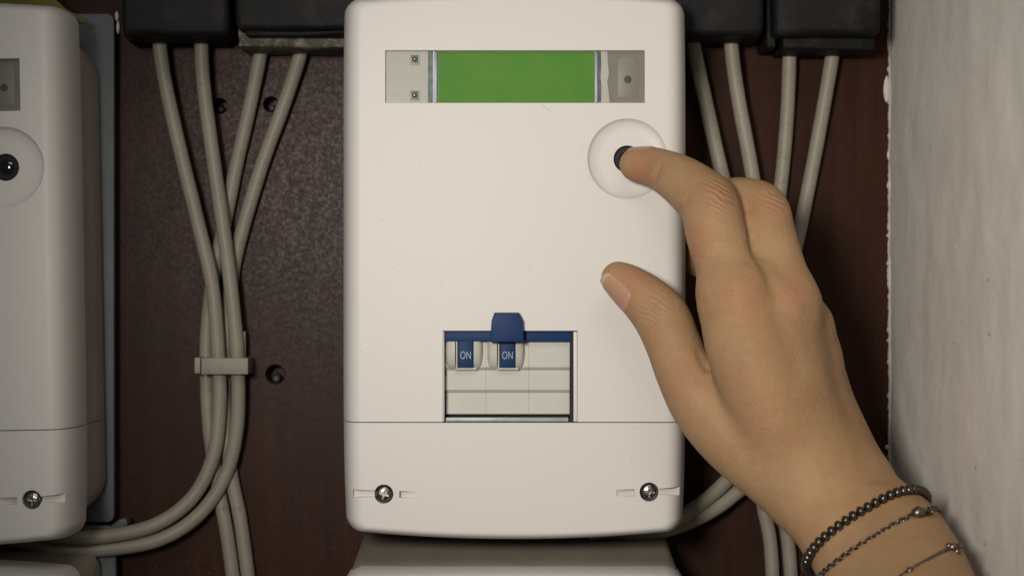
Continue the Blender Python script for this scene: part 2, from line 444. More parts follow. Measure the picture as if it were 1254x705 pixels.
def make_meter(loc, label):
    t = Thing('electricity_meter', label, 'electricity meter', loc, 'electricity meters on the board')
    body = cover_mesh()
    # ---- upper cover
    bu0, bu1, bv0 = -87.5, 77.0, 405.0
    gapcut = box(-90, 90, -20, 60, L(0, 900)[2], L(0, SEAM-0.45)[2])
    cuts = [gapcut,
            rect(-158, 159.5, 62, 126, -5, 2.6),
            rect(bu0, bu1, bv0, SEAM+10, -5, 16),
            lathe([(15.6, -1), (15.6, 0.25), (15.1, 1.0), (14.0, 1.6), (12.2, 1.95), (10.5, 2.05)], 72, L(BU, BV)[0], L(BU, BV)[2]),
            lathe([(5.6, -1), (5.3, 2.3), (5.1, 7.5)], 48, L(BU, BV)[0], L(BU, BV)[2])]
    up = boolean(body.copy(), cuts); shade(up, 32)
    o = put('front_cover', up, IVORY, t); edge_soften(o, 0.22)
    # raised lips inside the breaker window
    put('window_lip', rect(bu1-4.5, bu1-0.2, bv0+1, SEAM-1, 0.9, 15, 0.25), IVORY, t)
    put('window_lip', rect(bu0+0.2, bu0+1.4, bv0+1, SEAM-1, 0.7, 15, 0.15), IVORY, t)
    put('window_recess', join(rect(bu0+0.3, bu0+3, bv0+1, SEAM, 6.5, 15.5), rect(bu1-9, bu1-4.8, bv0+1, SEAM, 3.0, 15.5), rect(bu0+1, bu1-1, bv0+1, SEAM+2, 14, 15.9)), DARK, t)
    # ---- terminal (lower) cover
    low = boolean(body.copy(), [box(-90, 90, -20, 60, L(0, SEAM+0.45)[2], L(0, -200)[2]),
        slot_cutter(-198, -170, 604, 4.8, 3.8, 3.6, 1.8), slot_cutter(203, 174, 601.5, 5.6, 3.2, 4.2, 1.5),
        slot_cutter(-141, -117, 605, 4.3, 3.0, 3.2, -0.3), slot_cutter(147, 125, 603, 4.3, 3.8, 3.4, 0.6),
        lathe([(3.75, -1), (3.75, 2.6), (3.6, 6)], 40, L(-160, 604.5)[0], L(-160, 604.5)[2]),
        lathe([(3.75, -1), (3.75, 2.6), (3.6, 6)], 40, L(165, 602)[0], L(165, 602)[2])])
    shade(low, 32)
    o = put('terminal_cover', low, IVORY, t); edge_soften(o, 0.2)
    screw(t, -160, 604.5, 0.35); screw(t, 165, 602, 0.1)
    # dark core seen through the seam
    put('inner_body', rect(-170, 170, SEAM-4, SEAM+6, 3.2, 24), DARK, t)
    # ---- housing behind
    b = base_mesh(34, 632)
    seam_cut = box(-90, 90, -20, 90, L(0, SEAM+0.5)[2], L(0, SEAM-0.5)[2])
    b = boolean(b, [seam_cut]); shade(b, 40)
    put('rear_housing', b, HOUSING, t)
    # ---- display
    d = put('display_panel', rect(-157.6, -106, 62.4, 125.6, 1.55, 2.6), PANEL, t)
    for v in (72.5, 116.5):
        put('led_frame', prism_uv([(-128.5, v-6.5), (-116.5, v-6.5), (-116.5, v+6.5), (-128.5, v+6.5)], 1.0, 1.6, 0.3), PANEL, d)
        put('led', rect(-127, -118, v-5, v+5, 0.92, 1.3, 0.1), DARKMET, d)
        c = L(-122.5, v)
        put('led_lens', lathe([(0.3, -0.35), (0.75, -0.15), (1.1, 0.35), (1.15, 0.9)], 20, c[0], c[2]), STEEL, d, loc=(0, 0.85, 0))
    for s, v in (('RA', 72), ('RR', 116)):
        tm = text_mesh(s, 3.4); c = L(-146, v)
        put('lettering', tm, FAINT, d, loc=(c[0], 1.53, c[2]))
    put('dark_strip', join(rect(-106, -100, 62.4, 91, 1.9, 2.6), rect(-106, -100, 91, 96, 1.6, 2.6), rect(-106, -100, 96, 125.6, 1.9, 2.6)), DARKMET, t)
    put('display_bezel', join(rect(-100, -98, 62.4, 125.6, 1.7, 2.6), rect(-98, -94.6, 62.4, 125.6, 1.25, 2.6, 0.3)), CHROME, t)
    put('green_screen', rect(-93.6, 98, 62.6, 125.5, 1.9, 2.58, 0.15), GREEN, t)
    put('display_bezel', join(rect(99, 102.6, 62.4, 125.6, 1.25, 2.6, 0.3)), CHROME, t)
    put('display_edge', join(rect(102.6, 106, 62.4, 125.6, 1.9, 2.6)), DARKMET, t)
    wav = [(106, 62.4), (114, 62.4), (114.6, 75), (116, 90), (114, 100), (115.5, 112), (117, 125.6), (106, 125.6), (107.5, 110), (105.6, 95), (106.6, 78)]
    put('display_edge', prism_uv(wav, 1.5, 2.6), PANEL, t)
    put('sensor_panel', join(rect(114, 159.2, 62.4, 125.6, 2.0, 2.6), rect(118, 119.5, 62.4, 125.6, 1.8, 2.6)), SMOKE, t)
    put('sensor_window', rect(127, 152, 70, 119, 1.85, 2.3, 0.12), SMOKE2, t)
    c = L(139, 97)
    put('sensor', lathe([(0.5, 0), (1.5, 0.08), (1.7, 0.3)], 20, c[0], c[2]), DOT, t, loc=(0, 1.72, 0))
    put('display_glass', rect(-157.8, 159.3, 62.2, 125.8, 0.75, 0.95), GLASS, t)
    # ---- push button
    c = L(BU, BV)
    put('push_button', lathe([(0.2, 3.0), (1.6, 3.05), (3.0, 3.5), (4.2, 4.6), (4.9, 6.5), (5.0, 7.4)], 40, c[0], c[2]), LENS, t)
    put('button_collar', lathe([(5.15, 3.6), (4.6, 3.6), (4.45, 4.2), (5.15, 7.2)], 40, c[0], c[2]), DARK, t)
    # ---- breaker
    X0 = -86
    for k, (a, b_) in enumerate(((-85.2, -35.15), (-34.95, 17.5), (17.7, 70.4))):
        prof = [(14, 412), (5.4, 412), (5.2, 450.0), (6.6, 454.2), (6.3, 478.0), (7.6, 482.2), (7.2, 507.5), (8.0, 509), (14, 509)]
        rings = [[L(u, v, y) for y, v in prof] for u in (a, b_)]
        me = mesh_of('module', *loft(rings)); shade(me, 10)
        put('breaker_module', me, CREAM, t)
    put('sill_strip', rect(-84, 66, 511.8, SEAM-0.9, 1.6, 9, 0.1), SILL, t)
    bar = put('breaker_lever', rect(-85.3, 69.5, 406.0, 418.2, 2.2, 6.0, 0.3), BLUE, t)
    tabp = [(-24.5, 382.5), (5.5, 382.5), (10.5, 392), (11.6, 405), (11.8, 418.6), (-29.6, 418.6), (-29.2, 405), (-28.0, 392)]
    ring0 = [L(u, v, -0.6) for u, v in tabp]
    ring1 = [L(-8.8+(u+8.8)*0.985, v, -3.0+0.0*(v-382)) for u, v in tabp]
    ring2 = [L(-8.8+(u+8.8)*0.95, 400+(v-400)*0.95, -3.9) for u, v in tabp]
    me = mesh_of('tab', *loft([[L(u, v, 3.0) if v > 404 else L(u, v, -0.5) for u, v in tabp], ring1, ring2])); bevel(me, 0.22, 2)
    put('lever_tab', me, BLUE, bar)
    for uc in (-60.5, -9.0):
        # barrel shaped toggle cheeks
        for (a, b_, sgn) in ((uc-24.5, uc-12.5, -1), (uc+10.5, uc+21.5, 1)):
            rings = []
            for k in range(13):
                th = -1.25+2.5*k/12
                vc = 430+21.5*math.sin(th)/math.sin(1.25)
                prot = 6.3-4.6*math.cos(th)
                rings.append((vc, prot))
            ol = rings
            outer = a if sgn < 0 else b_; inner = b_ if sgn < 0 else a
            def sect(u, sh, add): return [L(u, 430+(v-430)*sh, min(6.4, p+add)) for v, p in ol]
            me = mesh_of('cheek', *loft([sect(outer-sgn*0.2, 0.72, 2.6), sect(outer-sgn*2.0, 0.9, 0.9), sect(outer-sgn*4.5, 1.0, 0.1), sect(inner, 1.0, 0)]), smooth=50)
            put('toggle_cheek', me, CREAM, t)
        rings = []
        put('toggle_rib', rect(uc-11.2, uc-9.6, 418, 451, 2.4, 6.5, 0.12), CREAM, t)
        put('toggle_foot', rect(uc-12, uc+14, 450.6, 453.2, 3.6, 6.3, 0.12), CREAM, t)
        k_ = put('toggle', rect(uc-8.4, uc+9.6, 417, 450.2, 2.35, 6.4, 0.2), BLUE, t)
        tm = text_mesh('ON', 4.3); c = L(uc+0.6, 435.5)
        put('lettering', tm, WHITE, k_, loc=(c[0], 2.31, c[2]))
    return t

cx = 3*K
m1 = make_meter((cx, 0, (352.5-660)*K), 'white meter with green display and blue breaker switch being pressed by a finger')
m2 = copy_tree(m1.o); m2.location = Vector(((-760.5+8.5)*K, 0.0, (352.5-672.5)*K))*MM; m2.rotation_euler = (0, -math.radians(1.05), 0)
m2['label'] = 'dimmer white meter cut off by the left edge, its black round button uncovered'

def lower_meter(loc, label, v0b, dusty, wb=218, cr=38, v0a=6):
    t = Thing('electricity_meter', label, 'electricity meter', loc, 'electricity meters on the board')
    o = put('front_cover', cover_mesh(-8, 649, 2.5, 26) if dusty else cover_mesh(), IVORY, t)
    if dusty:
        rings = [[L(u, v, y) for u, v in outline(wd, v0, 640, r, 6, narrow=0.02)] for y, wd, v0, r in
                 ((9, 200, 2, 18), (14, 210, -5, 18), (22, 208, -10, 16), (34, 205, -18, 12), (58, 203, -31, 12), (61, 201, -29, 12))]
        put('rear_housing', mesh_of('base', *loft(rings), smooth=50), DUSTY, t)
    else:
        put('rear_housing', base_mesh(v0b, 632, wb, v0a=v0a, cr=cr), HOUSING, t)
    return t
lower_meter((cx, 0, (352.5-660-708)*K), 'top edge of another meter with dusty grey back, directly below the green display meter', 0, True)
lower_meter(((-760.5)*K, 0, (352.5-660-711)*K), 'top corner of another meter in the bottom left corner, under the cables', -8, False, cr=20, v0a=-4)

hp = [P(x, y, -0.12) for x, y in ((664, 127.5), (667, 131), (670.5, 134), (675, 136.8))]
tag(put('hair', tube([p-hp[0] for p in hp], 0.035, 6, 6), DARK, loc=hp[0]), 'tiny dark hair stuck on the white meter just below the green display', 'hair')
# mounting plates behind the left column of meters
def plate(px0, px1, py0, py1, y, r):
    a = P(px0, py1, y); b = P(px1, py0, y); rr = R(r, y); pts = []
    for (x, z, a0) in ((b.x-rr, b.z-rr, 0), (a.x+rr, b.z-rr, 90), (a.x+rr, a.z+rr, 180), (b.x-rr, a.z+rr, 270)):
        for k in range(7):
            t = math.radians(a0+15*k); pts.append((x+rr*math.cos(t), z+rr*math.sin(t)))
    return pts
o = put('mounting_plate', prism(plate(-220, 139.5, 17, 639, 62.5, 9), 62.5, 67, 0.5), PLATE)
tag(o, 'tall bluish grey mounting plate behind the left meter', 'mounting plate', 'grey mounting plates')
o = put('mounting_plate', prism(plate(-220, 142, 643, 960, 62.5, 12), 62.0, 67, 0.5), PLATE)
tag(o, 'lower grey mounting plate under the two cables that bend left', 'mounting plate', 'grey mounting plates')
sp = [P(x, y, 66) for x, y in ((138, 642), (150, 633), (158, 632), (160, 640), (150, 648), (142, 652))]
o = put('plate_clip', prism([(p.x, p.z) for p in sp], 60, 70, 0.8), PLATE)
tag(o, 'small grey clip between the two mounting plates', 'clip')
yp = [P(x, y, 46) for x, y in ((-60, -30), (46, -30), (64, -4), (82, 12), (106, 25.5), (104.5, 29), (84, 29.5), (60, 24), (-60, 14))]
o = put('yellow_strip', prism([(p.x, p.z) for p in yp], 45.3, 46.6, 0.25), YELLOW)
tag(o, 'olive yellow plastic strip poking out above the left meter', 'plastic strip')

# ------------------------------------------------------------------ black boxes at the top
def wobble(me, amp, sc, seed):
    for v in me.vertices:
        v.co += amp*Vector(n_.noise_vector(v.co*sc+Vector((seed, seed*2, 0))))
def blackbox(name, px0, px1, py1, y0, y1, r, label, lip=None):
    t = Thing(name, label, 'terminal box', P((px0+px1)/2, py1, y1), 'black terminal boxes along the top')
    o0 = t.loc
    a = P(px0, py1, y0); b = P(px1, -160, y0)
    me = box(a.x-o0.x, b.x-o0.x, y0-o0.y, y1-o0.y, a.z-o0.z, b.z-o0.z)
    bm = bmesh.new(); bm.from_mesh(me)
    bmesh.ops.bevel(bm, geom=bm.edges[:], offset=R(r), segments=4, profile=0.5, affect='EDGES'); 
    bmesh.ops.subdivide_edges(bm, edges=bm.edges[:], cuts=4, use_grid_fill=True)
    bm.to_mesh(me); bm.free(); shade(me, 50); wobble(me, 0.8, 0.14, px0)
    put('casing', me, BLACK, t)
    if lip:
        for (lx0, lx1, ly0, ly1, ya, yb, mt, nm) in lip:
            a = P(lx0, ly1, ya); b = P(lx1, ly0, ya)
            me = box(a.x-o0.x, b.x-o0.x, ya-o0.y, yb-o0.y, a.z-o0.z, b.z-o0.z)
            bm = bmesh.new(); bm.from_mesh(me)
            bmesh.ops.bevel(bm, geom=bm.edges[:], offset=1.2, segments=3, profile=0.5, affect='EDGES')
            bmesh.ops.subdivide_edges(bm, edges=bm.edges[:], cuts=5, use_grid_fill=True)
            bm.to_mesh(me); bm.free(); shade(me, 60); wobble(me, 0.9, 0.25, lx0)
            put(nm, me, mt, t)
    return t
blackbox('terminal_box', 148, 281, 43, 34, 60, 9, 'smooth black box above the two leftmost cables',
         [(154, 276, 38, 50, 50, 75, BLACK, 'gland_strip')])
blackbox('terminal_box', 287, 470, 36, 30, 62, 8, 'black box with a scuffed dusty lower lip above the crossing cables',
         [(291, 470, 34, 58, 44, 75, GRIME, 'lip'), (300, 470, 33, 44, 36, 60, BLACK, 'gland_strip')])
blackbox('terminal_box', 790, 936, 43, 34, 62, 9, 'smooth black box just right of the middle meter top',
         [(800, 930, 38, 49, 50, 75, BLACK, 'gland_strip')])
blackbox('terminal_box', 949, 1080, 42, 30, 62, 9, 'scuffed black box next to the side wall, above the two rightmost cables',
         [(938, 952, -60, 58, 46, 75, BLACK, 'side_flange'), (958, 1072, 40, 61, 44, 75, BLACK, 'lip')])
for (x, y, w_, h_, s) in ((143, 20, 2.2, 6, 2), (144.5, 34, 2.0, 7, 5)):
    o = put('plaster_chip', blob(x, y, w_, h_, s, 60), PAINT)
    tag(o, 'white plaster chip on the left edge of the leftmost black box, %s one' % ('upper' if y < 30 else 'lower'), 'plaster chip')

# ------------------------------------------------------------------ cables
CR = 3.05
def cable(pts, label, r=CR):
    path = [P(x, y, d) for x, y, d in pts]; o0 = path[-1].copy()
    me = tube([p-o0 for p in path], r, 20, 12, 0.012)
    o = put('cable', me, CABLE, loc=o0)
    tag(o, label, 'cable', 'grey cables'); return o
cable([(194, 20, 62), (196, 60, 62), (204, 110, 63), (222, 190, 63), (243, 275, 63), (260, 350, 63), (267, 430, 64), (269, 490, 65), (262, 555, 65), (236, 608, 64), (190, 642, 61), (130, 656, 56), (80, 657, 52), (30, 650, 52), (-40, 640, 52)],
      'leftmost grey cable, leaving the left black box and bending left under the meter')
cable([(247, 20, 62), (247, 70, 62), (251, 120, 63), (262, 200, 63), (275, 290, 63), (286, 380, 63), (291, 440, 64), (290.5, 520, 66), (276, 582, 67), (243, 630, 66), (195, 660, 63), (130, 672, 58), (80, 671, 56), (30, 663, 56), (-40, 650, 56)],
      'second grey cable from the left, running outside the leftmost one round the bend')
cable([(322, 30, 68), (319, 65, 68), (306, 130, 70), (290, 200, 71), (277, 265, 71), (262, 335, 71), (254, 400, 71), (253, 450, 71), (256, 520, 71), (266, 590, 71), (279, 660, 71), (292, 760, 71)],
      'third grey cable at the top, crossing behind the first two to hang straight down')
cable([(373, 30, 67), (369, 62, 67), (350, 122, 69), (325, 190, 70), (306, 250, 70.5), (291, 305, 71), (283, 350, 71.2), (276, 430, 71.2), (275, 500, 71.2), (283, 580, 71), (295, 640, 71), (311, 760, 71)],
      'slanting grey cable closest to the middle meter on its left side')
cable([(844, 20, 62), (850, 60, 62), (863, 120, 63), (881, 200, 63), (902, 285, 63), (918, 360, 63), (925, 430, 64), (926, 490, 65), (918, 550, 65), (888, 590, 64), (850, 622, 58), (815, 640, 50), (720, 652, 44)],
      'grey cable right beside the middle meter, partly behind the index finger', 3.12)
cable([(896, 20, 62), (896, 60, 62), (904, 120, 63), (918, 195, 63), (932, 280, 63), (944, 370, 63), (949, 440, 64), (948, 510, 66), (932, 570, 67), (893, 610, 65), (850, 636, 59), (800, 652, 52), (740, 658, 52), (640, 650, 54), (560, 630, 56)],
      'second grey cable right of the middle meter, curving back under it', 3.12)
cable([(969, 30, 68), (967, 70, 68), (964, 140, 70), (957, 220, 71), (945, 300, 71), (925, 380, 71), (915, 450, 71), (920, 540, 71), (935, 620, 71), (944, 670, 71), (948, 760, 71)],
      'third grey cable right of the middle meter, going down behind the middle finger')
cable([(1023, 30, 67), (1020, 64, 67), (1007, 140, 69), (992, 220, 70), (975, 300, 71), (955, 370, 71.2), (942, 450, 71.2), (946, 540, 71), (958, 620, 71), (966, 670, 71), (972, 760, 71)],
      'rightmost grey cable, slanting down behind the back of the hand')
# clip round the left bundle
def clip(cxp, label, extra=True):
    o0 = P(cxp, 448, 66); t = Thing('cable_clip', label, 'cable clip', o0, 'plastic cable clips')
    a = P(cxp-24, 458, 58); b = P(cxp+33, 438, 58)
    me = box(a.x-o0.x, b.x-o0.x, -9.0, -7.6, a.z-o0.z, b.z-o0.z, 0.35)
    me2 = box(b.x-o0.x-1.7, b.x-o0.x-0.12, -8.3, 9, a.z-o0.z+0.1, b.z-o0.z-0.1, 0.1)
    me3 = box(a.x-o0.x+0.12, a.x-o0.x+1.7, -8.3, 9, a.z-o0.z+0.1, b.z-o0.z-0.1, 0.1)
    put('strap', join(me, me2, me3), CABLE, t)
    a = P(cxp-33, 457, 58); b = P(cxp-25.5, 437.5, 58)
    put('buckle', box(a.x-o0.x, b.x-o0.x, -8.3, 9, a.z-o0.z, b.z-o0.z, 0.5), CABLE, t)
    if extra:
        a = P(cxp+26, 436, 66); b = P(cxp+30, 405, 66)
        me = box(a.x-o0.x, b.x-o0.x, -1, 3, a.z-o0.z-2, b.z-o0.z, 0.5); wobble(me, 0.4, 0.5, 2)
        put('strap_tail', me, CABLE, t)
clip(271, 'beige plastic clip holding the bundle of cables between the two meters')

# ------------------------------------------------------------------ hand (signed distance field, one continuous surface)
VOX = 0.75
lo = np.array((20.0, -300.0, -215.0)); hi = np.array((186.0, 32.0, 64.0))
dims = np.ceil((hi-lo)/VOX).astype(int)
FAR = np.float32(40)
def newf(): return np.full(dims, FAR, np.float32)
def region(pmin, pmax, pad):
    a = np.maximum(np.floor((np.array(pmin)-pad-lo)/VOX).astype(int), 0)
    b = np.minimum(np.ceil((np.array(pmax)+pad-lo)/VOX).astype(int)+1, dims)
    sl = tuple(slice(i, j) for i, j in zip(a, b))
    ax = [(np.arange(i, j)*VOX+l).astype(np.float32) for i, j, l in zip(a, b, lo)]
    g = np.meshgrid(*ax, indexing='ij', sparse=True)
    return sl, g
def add_chain(F, pts, sub=6, flat=None, pad=14):
    """pts: (x,y,z,r) in mm; flat=(dir, factor): distance along dir is multiplied by factor"""
    q = catmull(pts, sub) if sub > 1 else [np.array(p, float) for p in pts]
    for i in range(len(q)-1):
        a, b = q[i], q[i+1]
        rm = max(a[3], b[3])
        sl, (X, Y, Z) = region(np.minimum(a[:3], b[:3])-rm, np.maximum(a[:3], b[:3])+rm, pad)
        d = b[:3]-a[:3]; L2 = float(d@d)+1e-9
        t = np.clip(((X-a[0])*d[0]+(Y-a[1])*d[1]+(Z-a[2])*d[2])/L2, 0, 1).astype(np.float32)
        vx = X-(a[0]+t*d[0]); vy = Y-(a[1]+t*d[1]); vz = Z-(a[2]+t*d[2])
        s = vx*vx+vy*vy+vz*vz
        if flat is not None:
            n, f = flat; c = vx*n[0]+vy*n[1]+vz*n[2]; s = s+c*c*(f*f-1)
        dist = np.sqrt(s)-(a[3]+t*(b[3]-a[3]))
        F[sl] = np.minimum(F[sl], dist)
def smin(a, b, k):
    h = np.clip(0.5+0.5*(b-a)/k, 0, 1); return (b*(1-h)+a*h-k*h*(1-h)).astype(np.float32)
def HP(px, py, y, r):            # hand point: photo px + depth, radius in px
    p = P(px, py, y); return (p.x, p.y, p.z, R(r, y))
def HM(px, py, y, r):            # radius in mm
    p = P(px, py, y); return (p.x, p.y, p.z, r)

index = [HP(779.5, 201.5, -7.2, 21), HP(797, 204, -9.5, 24), HP(812, 209, -13, 26), HP(834, 221, -21, 30.5), HP(856, 238, -29, 34.5),
         HP(869, 252, -34, 36.5), HP(877, 287, -40, 37), HP(890, 330, -44, 37), HP(901, 362, -47, 45)]
middle = [HP(960, 372, -40, 42), HP(951, 330, -37, 36), HP(942, 290, -32, 33), HP(935, 257, -26, 31), HP(915, 249, -18, 31), HP(893, 252, -7, 30), HP(874, 286, 12, 24), HP(861, 312, 26, 21), HP(856, 322, 31, 18)]
ring_ = [HP(984, 400, -24, 33), HP(966, 362, -15, 28), HP(945, 326, -6, 25), HP(925, 312, 4, 25), HP(905, 345, 10, 24), HP(902, 380, 8, 20)]
pinky = [HP(988, 436, -12, 32), HP(982, 400, 0, 22), HP(965, 375, 6, 21), HP(940, 385, 10, 20), HP(930, 415, 6, 17)]
thumb = [HP(757, 341, -17, 21), HP(770, 350, -18, 26), HP(792, 368, -21, 31), HP(811, 390, -24, 34.5), HP(825, 422, -27, 34), HP(839, 456, -31, 36), HP(864, 492, -35, 44), HP(899, 527, -39, 50), HP(940, 566, -43, 48), HP(980, 594, -46, 48)]
F = newf()
for ch in (index, middle, ring_, pinky):
    g = newf(); add_chain(g, ch, 5, pad=12); F = smin(F, g, 4.5)
g = newf(); add_chain(g, [HP(902, 245, -20, 20), HP(912, 285, -31, 21), HP(928, 335, -37, 30)], 3); F = smin(F, g, 4.0)
Mf = newf()
mc = [[index[-1], HP(914, 415, -50, 52), HP(932, 475, -51, 50), HP(955, 535, -49, 46), HP(985, 590, -48, 44)],
      [middle[0], HP(962, 425, -40, 44), HP(974, 485, -41, 44), HP(991, 540, -42, 43), HP(1006, 585, -44, 43)],
      [ring_[0], HP(984, 445, -22, 43), HP(996, 495, -23, 44), HP(1012, 540, -28, 43), HP(1028, 580, -34, 40)],
      [pinky[0], HP(998, 465, -5, 37), HP(1006, 505, -8, 41), HP(1021, 540, -15, 41), HP(1048, 586, -28, 36)]]
for ch in mc:
    g = newf(); add_chain(g, ch, 4, pad=14); Mf = smin(Mf, g, 14.0)
# palm filling under the metacarpals
g = newf(); add_chain(g, [HP(925, 420, -33, 45), HP(950, 500, -32, 52), HP(990, 575, -36, 45)], 3); Mf = smin(Mf, g, 8)
H = smin(F, Mf, 5.0)
g = newf(); add_chain(g, thumb, 5, pad=12); H = smin(H, g, 4.2)
g = newf()
add_chain(g, [HM(994, 594, -46, 15.0), HM(1028, 644, -60, 16.4), HM(1075, 712, -84, 17.5), HM(1125, 800, -135, 20), HM(1150, 880, -200, 22), HM(1165, 980, -290, 25)], 4, pad=14)
F = newf()
add_chain(F, [HM(1038, 588, -35, 11.5), HM(1068, 616, -46, 13.4), HM(1110, 668, -78, 16.2), HM(1140, 750, -130, 18), HM(1165, 830, -195, 20), HM(1170, 930, -290, 22)], 4, pad=14)
g = smin(g, F, 11); H = smin(H, g, 10)
# creases, wrinkles and tendons as fine displacements
def mod(path, width, depth, sub=5):
    q = catmull(path, sub); q = [np.array(p, float) for p in q]; acc = None
    pm = np.min([p[:3] for p in q], 0); px_ = np.max([p[:3] for p in q], 0)
    sl, (X, Y, Z) = region(pm, px_, width*2.6)
    best = np.full(H[sl].shape, 1e6, np.float32)
    for i in range(len(q)-1):
        a, b = q[i], q[i+1]; d = b-a; L2 = float(d@d)+1e-9
        t = np.clip(((X-a[0])*d[0]+(Y-a[1])*d[1]+(Z-a[2])*d[2])/L2, 0, 1)
        best = np.minimum(best, (X-a[0]-t*d[0])**2+(Y-a[1]-t*d[1])**2+(Z-a[2]-t*d[2])**2)
    H[sl] += (depth*np.exp(-best/(width*width))).astype(np.float32)
def surf(px, py, lift=0.0):
    """front surface point of the field under a photo pixel (marching from the camera side)"""
    y = -295.0; prev = None
    while y < 30:
        p = P(px, py, y); q = (np.array(p)-lo)/VOX
        if (q >= 0).all() and (q < dims-1).all():
            i = q.astype(int); f = q-i
            c = H[i[0]:i[0]+2, i[1]:i[1]+2, i[2]:i[2]+2]
            v = c[0]*(1-f[0])+c[1]*f[0]; v = v[0]*(1-f[1])+v[1]*f[1]; v = v[0]*(1-f[2])+v[1]*f[2]
            if v < 0: return p+Vector((0, -lift, 0))
        y += 0.4
    return None
def SP(pts): return [np.array(s) for s in (surf(x, y) for x, y in pts) if s is not None]
for pts, wd, dp in (
    ([(802, 226), (804, 214), (808, 203)], 1.3, 0.95),            # distal joint crease of index
    ([(832, 262), (838, 252), (843, 240)], 1.1, 0.45),
    ([(856, 316), (866, 316), (876, 313)], 1.1, 0.40),
    ([(860, 372), (869, 366), (880, 361), (893, 358)], 1.3, 0.60),
    ([(868, 222), (874, 232), (878, 246)], 0.9, 0.28), ([(877, 221), (883, 232), (887, 247)], 0.9, 0.25),
    ([(788, 388), (794, 380), (800, 372), (805, 362)], 1.0, 0.38), ([(794, 394), (800, 385), (807, 375)], 0.9, 0.30),
    ([(782, 378), (788, 371), (793, 362)], 0.8, 0.25),
    ([(856, 432), (860, 444), (868, 452)], 1.5, 0.8),
    ([(914, 258), (920, 290), (932, 322), (946, 352)], 2.8, 0.9),   # valley between index and middle
    ([(946, 362), (960, 410), (975, 450)], 5.0, 0.55),
    ([(905, 385), (918, 430), (935, 480), (955, 530)], 3.8, -0.4), # index tendon
    ([(970, 400), (985, 450), (995, 500), (1005, 550)], 4.0, -0.15),
    ([(904, 352), (910, 362)], 6.0, -0.9), ([(966, 362), (972, 372)], 5.0, -1.0), ([(872, 236), (878, 246)], 5.0, -0.9),
    ([(838, 470), (846, 480)], 6.0, -0.9),
    ([(1078, 600), (1086, 606)], 6.5, -1.0)):
    q = SP(pts)
    if len(q) >= 2: mod(q, wd, dp)
import openvdb
grid = openvdb.FloatGrid(float(FAR)); grid.copyFromArray(np.ascontiguousarray(H))
pts, tris, quads = grid.convertToPolygons(isovalue=0.0, adaptivity=0.0)
V = np.asarray(pts, np.float64)*VOX+lo
faces = [tuple(map(int, q)) for q in quads] + [tuple(map(int, q)) for q in tris]
me = bpy.data.meshes.new('hand'); me.from_pydata(V.tolist(), [], faces)
# keep only the largest shell, relax a little
bm = bmesh.new(); bm.from_mesh(me)
seen = set(); comps = []
bm.verts.ensure_lookup_table()
for v0 in bm.verts:
    if v0.index in seen: continue
    st = [v0]; seen.add(v0.index); comp = []
    while st:
        v = st.pop(); comp.append(v)
        for e in v.link_edges:
            o_ = e.other_vert(v)
            if o_.index not in seen: seen.add(o_.index); st.append(o_)
    comps.append(comp)
comps.sort(key=len)
for c_ in comps[:-1]: bmesh.ops.delete(bm, geom=c_, context='VERTS')
for _ in range(2): bmesh.ops.smooth_vert(bm, verts=bm.verts, factor=0.5, use_axis_x=True, use_axis_y=True, use_axis_z=True)
bmesh.ops.recalc_face_normals(bm, faces=bm.faces)
bm.to_mesh(me)
bvh = BVHTree.FromBMesh(bm); bm.free()
shade(me, 180)
V = np.array([v.co[:] for v in me.vertices])
def gauss_attr(name, items):
    a = np.zeros(len(V))
    for px, py, r, s in items:
        c = surf(px, py)
        if c is None: continue
        a = np.maximum(a, s*np.exp(-((V-np.array(c))**2).sum(1)/r**2))
    at = me.attributes.new(name, 'FLOAT', 'POINT'); at.data.foreach_set('value', a.astype(np.float32))
gauss_attr('red', [(785, 210, 9, 0.75), (880, 238, 9, 0.5), (912, 258, 6, 0.4), (905, 362, 9, 0.45), (975, 362, 7, 0.5), (850, 300, 8, 0.5),
                   (775, 345, 8, 0.55), (835, 468, 10, 0.4), (948, 250, 9, 0.4), (920, 505, 13, 0.25)])
gauss_attr('wrinkle', [(878, 240, 6.5, 1.0), (800, 378, 5, 1.0), (905, 360, 8, 0.2), (972, 366, 7, 0.18), (948, 245, 6, 0.5), (808, 212, 4, 0.35)])
gauss_attr('stain', [(985, 655, 7, 0.9), (1000, 640, 6, 0.5), (1050, 560, 9, 0.7), (1070, 585, 7, 0.6)])
wr = P(1030, 640, -60)
hand = Thing('person', 'bare hand and forearm from the lower right, index finger pressing the round button', 'person', wr)
me.transform(__import__('mathutils').Matrix.Translation(-wr))
put('hand', me, SKIN, hand)

